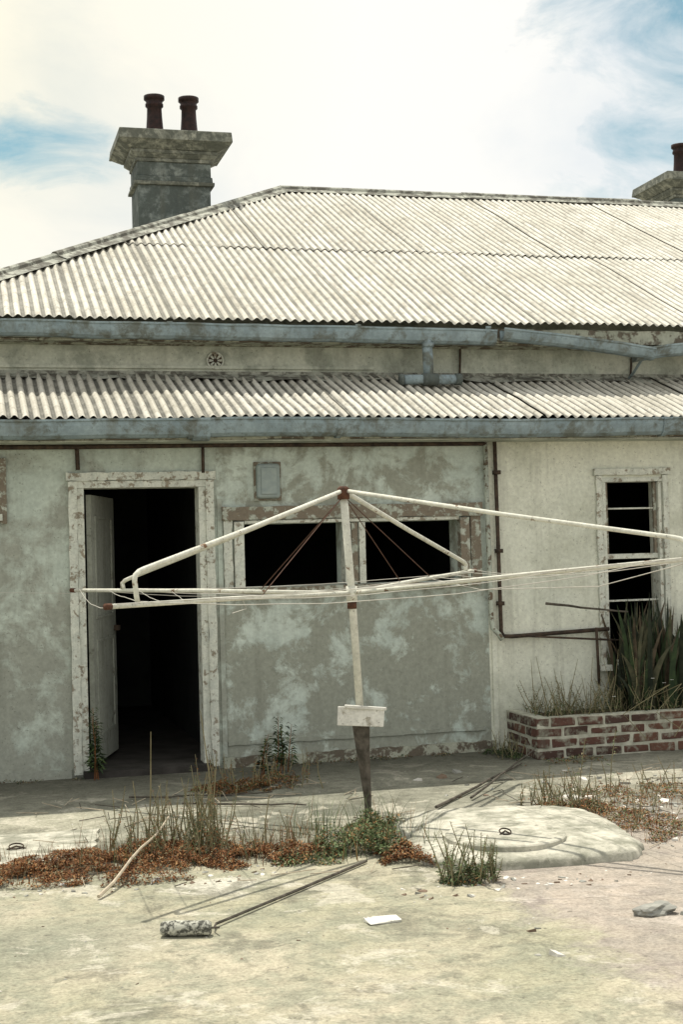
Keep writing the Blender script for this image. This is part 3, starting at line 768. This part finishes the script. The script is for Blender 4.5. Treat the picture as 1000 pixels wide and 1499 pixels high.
for (x,y,s,m) in [(1.48,-2.35,.04,0),(2.2,-4.80,.03,2),(2.24,-4.77,.022,1),(1.28,-4.6,.014,2),(2.17,-5.15,.045,0),(2.1,-5.12,.02,0),(.86,-3.38,.06,0),(.5,-3.25,.03,0)]:
    chip(w,x,y,s,CHIPS[m])
w.obj('rubble')
w=MB(); w.box((1.61,-4.48,.0),(1.75,-4.41,.014),WOODW,rot=Matrix.Rotation(.08,3,'Z'),jit=.006); w.obj('broken_tile',bevel=.002)
w=MB()
bm=bmesh.new(); bmesh.ops.create_icosphere(bm,subdivisions=3,radius=1)
for v in bm.verts:
    nn=noise.noise(v.co*1.3+V((4,1,2)))*.6+noise.noise(v.co*4)*.22; v.co*=(1+nn); v.co=V((v.co.x*.09,v.co.y*.055,max(-.01,v.co.z*.028+.016)))
bm.verts.index_update(); k=w.mi(CHIPS[1])
for v in bm.verts: w.v.append(v.co+V((2.80,-4.72,0)))
for f in bm.faces: w.f.append(tuple(q.index for q in f.verts)); w.m.append(k)
bm.free(); chip(w,2.92,-4.78,.05,CHIPS[1]); w.obj('broken_stone')
PR=empty('paint_roller')
ROL=mat_peel('roller_crust',(.55,.55,.47),(.10,.10,.085),None,scale=45,thr=.48,soft=.05,streak=0,bump=.8,seed=30)
w=MB(); a=V((.76,-4.34,.032)); b=V((.96,-4.40,.032))
w.tube([a,a.lerp(b,.05),a.lerp(b,.3),a.lerp(b,.6),a.lerp(b,.95),b],[.022,.029,.033,.030,.031,.022],ROL,14); w.obj('roller_sleeve',PR,smooth=True)
w=MB(); w.tube([b,b+V((.03,-.01,0)),b+V((.02,.05,-.01)),V((1.0,-4.28,.015)),V((1.5,-3.78,.012)),V((1.92,-3.36,.012))],[.004,.004,.004,.006,.007,.007],WOODD,6); w.obj('roller_handle',PR)
def stick(a,b,r,mat,name='stick'):
    w=MB(); a=V(a);b=V(b); n_=7; pts=[a.lerp(b,i/n_)+V((R(-.008,.008),R(-.008,.008),R(0,.008))) for i in range(n_+1)]
    w.tube(pts,[r*(1-.45*i/n_) for i in range(n_+1)],mat,6); w.obj(name)
PALE=mat_simple('pale_dry_wood',(.34,.29,.21),(.48,.42,.32),20)
stick((.58,-3.63,.015),(1.04,-2.66,.17),.009,PALE)
stick((3.0,-1.95,.012),(3.93,-.72,.10),.008,WOODD)
stick((2.7,-2.15,.012),(3.80,-.80,.012),.010,WOODD)
stick((4.3,-.12,1.10),(4.92,-.25,1.02),.012,WOODD)
stick((1.3,-1.4,.01),(2.0,-1.75,.012),.008,WOODD)
stick((1.0,-1.05,.01),(1.9,-1.25,.012),.007,WOODD)
w=MB()
for i in range(110):
    x=R(.4,2.4); y=R(-3.6,-.9); a=R(0,6.28); L=R(.04,.22)
    w.tube([V((x,y,.006)),V((x+math.cos(a)*L,y+math.sin(a)*L,R(.006,.04)))],.0025,random.choice([PALE,WOODD,PALE]),4)
for i in range(120):
    x=R(3.1,4.8); y=R(-3.8,-1.2); a=R(0,6.28); L=R(.04,.22)
    w.tube([V((x,y,.006)),V((x+math.cos(a)*L,y+math.sin(a)*L,R(.006,.04)))],.0025,random.choice([PALE,WOODD,PALE]),4)
w.obj('twigs')

# ------------------------------------------------------------------ camera
a=math.radians(15);p=math.radians(1.39);r=math.radians(1.5)
Rv=V((math.cos(a),-math.sin(a),0));F=V((math.sin(a)*math.cos(p),math.cos(a)*math.cos(p),math.sin(p)));U=Rv.cross(F)
R2=Rv*math.cos(r)-U*math.sin(r);U2=U*math.cos(r)+Rv*math.sin(r)
M=Matrix((R2,U2,-F)).transposed().to_4x4(); M.translation=V((0,-10.22,1.58))
cam=bpy.data.cameras.new('camera'); co=bpy.data.objects.new('camera',cam); scn.collection.objects.link(co)
co.matrix_world=M; cam.sensor_fit='VERTICAL'; cam.sensor_height=36; cam.lens=50; cam.clip_end=2000; cam.clip_start=.05
scn.camera=co

# ------------------------------------------------------------------ light
sd=V((-.06,.38,1.0)).normalized()
el=math.asin(sd.z); az=math.atan2(sd.x,sd.y)
sun=bpy.data.lights.new('sun','SUN'); sun.energy=4.9; sun.angle=math.radians(.5); sun.color=(1,.94,.83)
so=bpy.data.objects.new('sun',sun); scn.collection.objects.link(so); so.rotation_euler=(-sd).to_track_quat('-Z','Y').to_euler()
wd=bpy.data.worlds.new('World'); scn.world=wd; wd.use_nodes=True; nt=wd.node_tree
for n in list(nt.nodes): nt.nodes.remove(n)
def N_(ty,**k):
    x=nt.nodes.new(ty)
    for q,v in k.items(): setattr(x,q,v)
    return x
out=N_('ShaderNodeOutputWorld'); bg=N_('ShaderNodeBackground'); bg.inputs['Strength'].default_value=.1
sky=N_('ShaderNodeTexSky',sky_type='NISHITA'); sky.sun_disc=False; sky.sun_elevation=el; sky.sun_rotation=az
tc=N_('ShaderNodeTexCoord'); gen=tc.outputs['Generated']
def no(scale,det,loc,dist=0,rough=.55):
    mp=N_('ShaderNodeMapping'); mp.inputs['Location'].default_value=loc; mp.inputs['Scale'].default_value=(1,1,1.8); nt.links.new(gen,mp.inputs[0])
    x=N_('ShaderNodeTexNoise'); x.inputs['Scale'].default_value=scale; x.inputs['Detail'].default_value=det; x.inputs['Roughness'].default_value=rough; x.inputs['Distortion'].default_value=dist
    nt.links.new(mp.outputs[0],x.inputs[0]); return x.outputs['Fac']
def mth(op,a,b,clamp=False):
    x=N_('ShaderNodeMath',operation=op,use_clamp=clamp)
    for i,v in ((0,a),(1,b)):
        if isinstance(v,(int,float)): x.inputs[i].default_value=v
        else: nt.links.new(v,x.inputs[i])
    return x.outputs[0]
def blob(vec,r0,r1,sc=(1,1,1)):
    s0=N_('ShaderNodeVectorMath',operation='SUBTRACT'); nt.links.new(gen,s0.inputs[0]); s0.inputs[1].default_value=vec
    s1=N_('ShaderNodeVectorMath',operation='MULTIPLY'); nt.links.new(s0.outputs[0],s1.inputs[0]); s1.inputs[1].default_value=sc
    x=N_('ShaderNodeVectorMath',operation='LENGTH'); nt.links.new(s1.outputs[0],x.inputs[0])
    m=N_('ShaderNodeMapRange'); nt.links.new(x.outputs['Value'],m.inputs[0]); m.inputs[1].default_value=r1; m.inputs[2].default_value=r0; return m.outputs[0]
def dirv(azd,eld): 
    A=math.radians(azd);E=math.radians(eld); return (math.sin(A)*math.cos(E),math.cos(A)*math.cos(E),math.sin(E))
b1=blob(dirv(29.5,20.0),.0,.17)
b2=blob(dirv(1.5,15.7),.0,.10,(1,1,2.2))
n=no(9,10,(3,1,2),.5,.62)
m1=mth('MULTIPLY',b1,1.1); m2=mth('MULTIPLY',b2,1.15)
s=mth('MAXIMUM',m1,m2)
s=mth('ADD',s,mth('MULTIPLY',mth('SUBTRACT',n,.5),3.0))
mr=N_('ShaderNodeMapRange'); nt.links.new(s,mr.inputs[0]); mr.inputs[1].default_value=.32; mr.inputs[2].default_value=1.15; mr.inputs[4].default_value=.9
# only open clouds inside the clearings
gate=N_('ShaderNodeMapRange'); nt.links.new(mth('MAXIMUM',m1,m2),gate.inputs[0]); gate.inputs[1].default_value=.0; gate.inputs[2].default_value=.3
mask=mth('MULTIPLY',mr.outputs[0],gate.outputs[0])
cl=N_('ShaderNodeValToRGB'); e=cl.color_ramp.elements; e[0].position=.34; e[0].color=(.82,.86,.88,1); e[1].position=.52; e[1].color=(1,.99,.95,1)
nt.links.new(no(4.0,8,(1,8,5),.3),cl.inputs[0])
warm=N_('ShaderNodeMix',data_type='RGBA',blend_type='MULTIPLY'); wb=blob(dirv(-2,20),.0,.3); nt.links.new(wb,warm.inputs[0]); nt.links.new(cl.outputs[0],warm.inputs[6]); warm.inputs[7].default_value=(1,.96,.80,1)
sc=N_('ShaderNodeVectorMath',operation='SCALE'); nt.links.new(warm.outputs[2],sc.inputs[0]); sc.inputs['Scale'].default_value=10.2
sk=N_('ShaderNodeMix',data_type='RGBA',blend_type='MULTIPLY'); sk.inputs[0].default_value=1; nt.links.new(sky.outputs[0],sk.inputs[6]); sk.inputs[7].default_value=(.85,1.2,1.0,1)
mx=N_('ShaderNodeMix',data_type='RGBA'); nt.links.new(mask,mx.inputs[0]); nt.links.new(sc.outputs[0],mx.inputs[6]); nt.links.new(sk.outputs[2],mx.inputs[7])
nt.links.new(mx.outputs[2],bg.inputs[0]); nt.links.new(bg.outputs[0],out.inputs[0])
scn.view_settings.view_transform='Standard'; scn.view_settings.look='None'; scn.view_settings.exposure=0
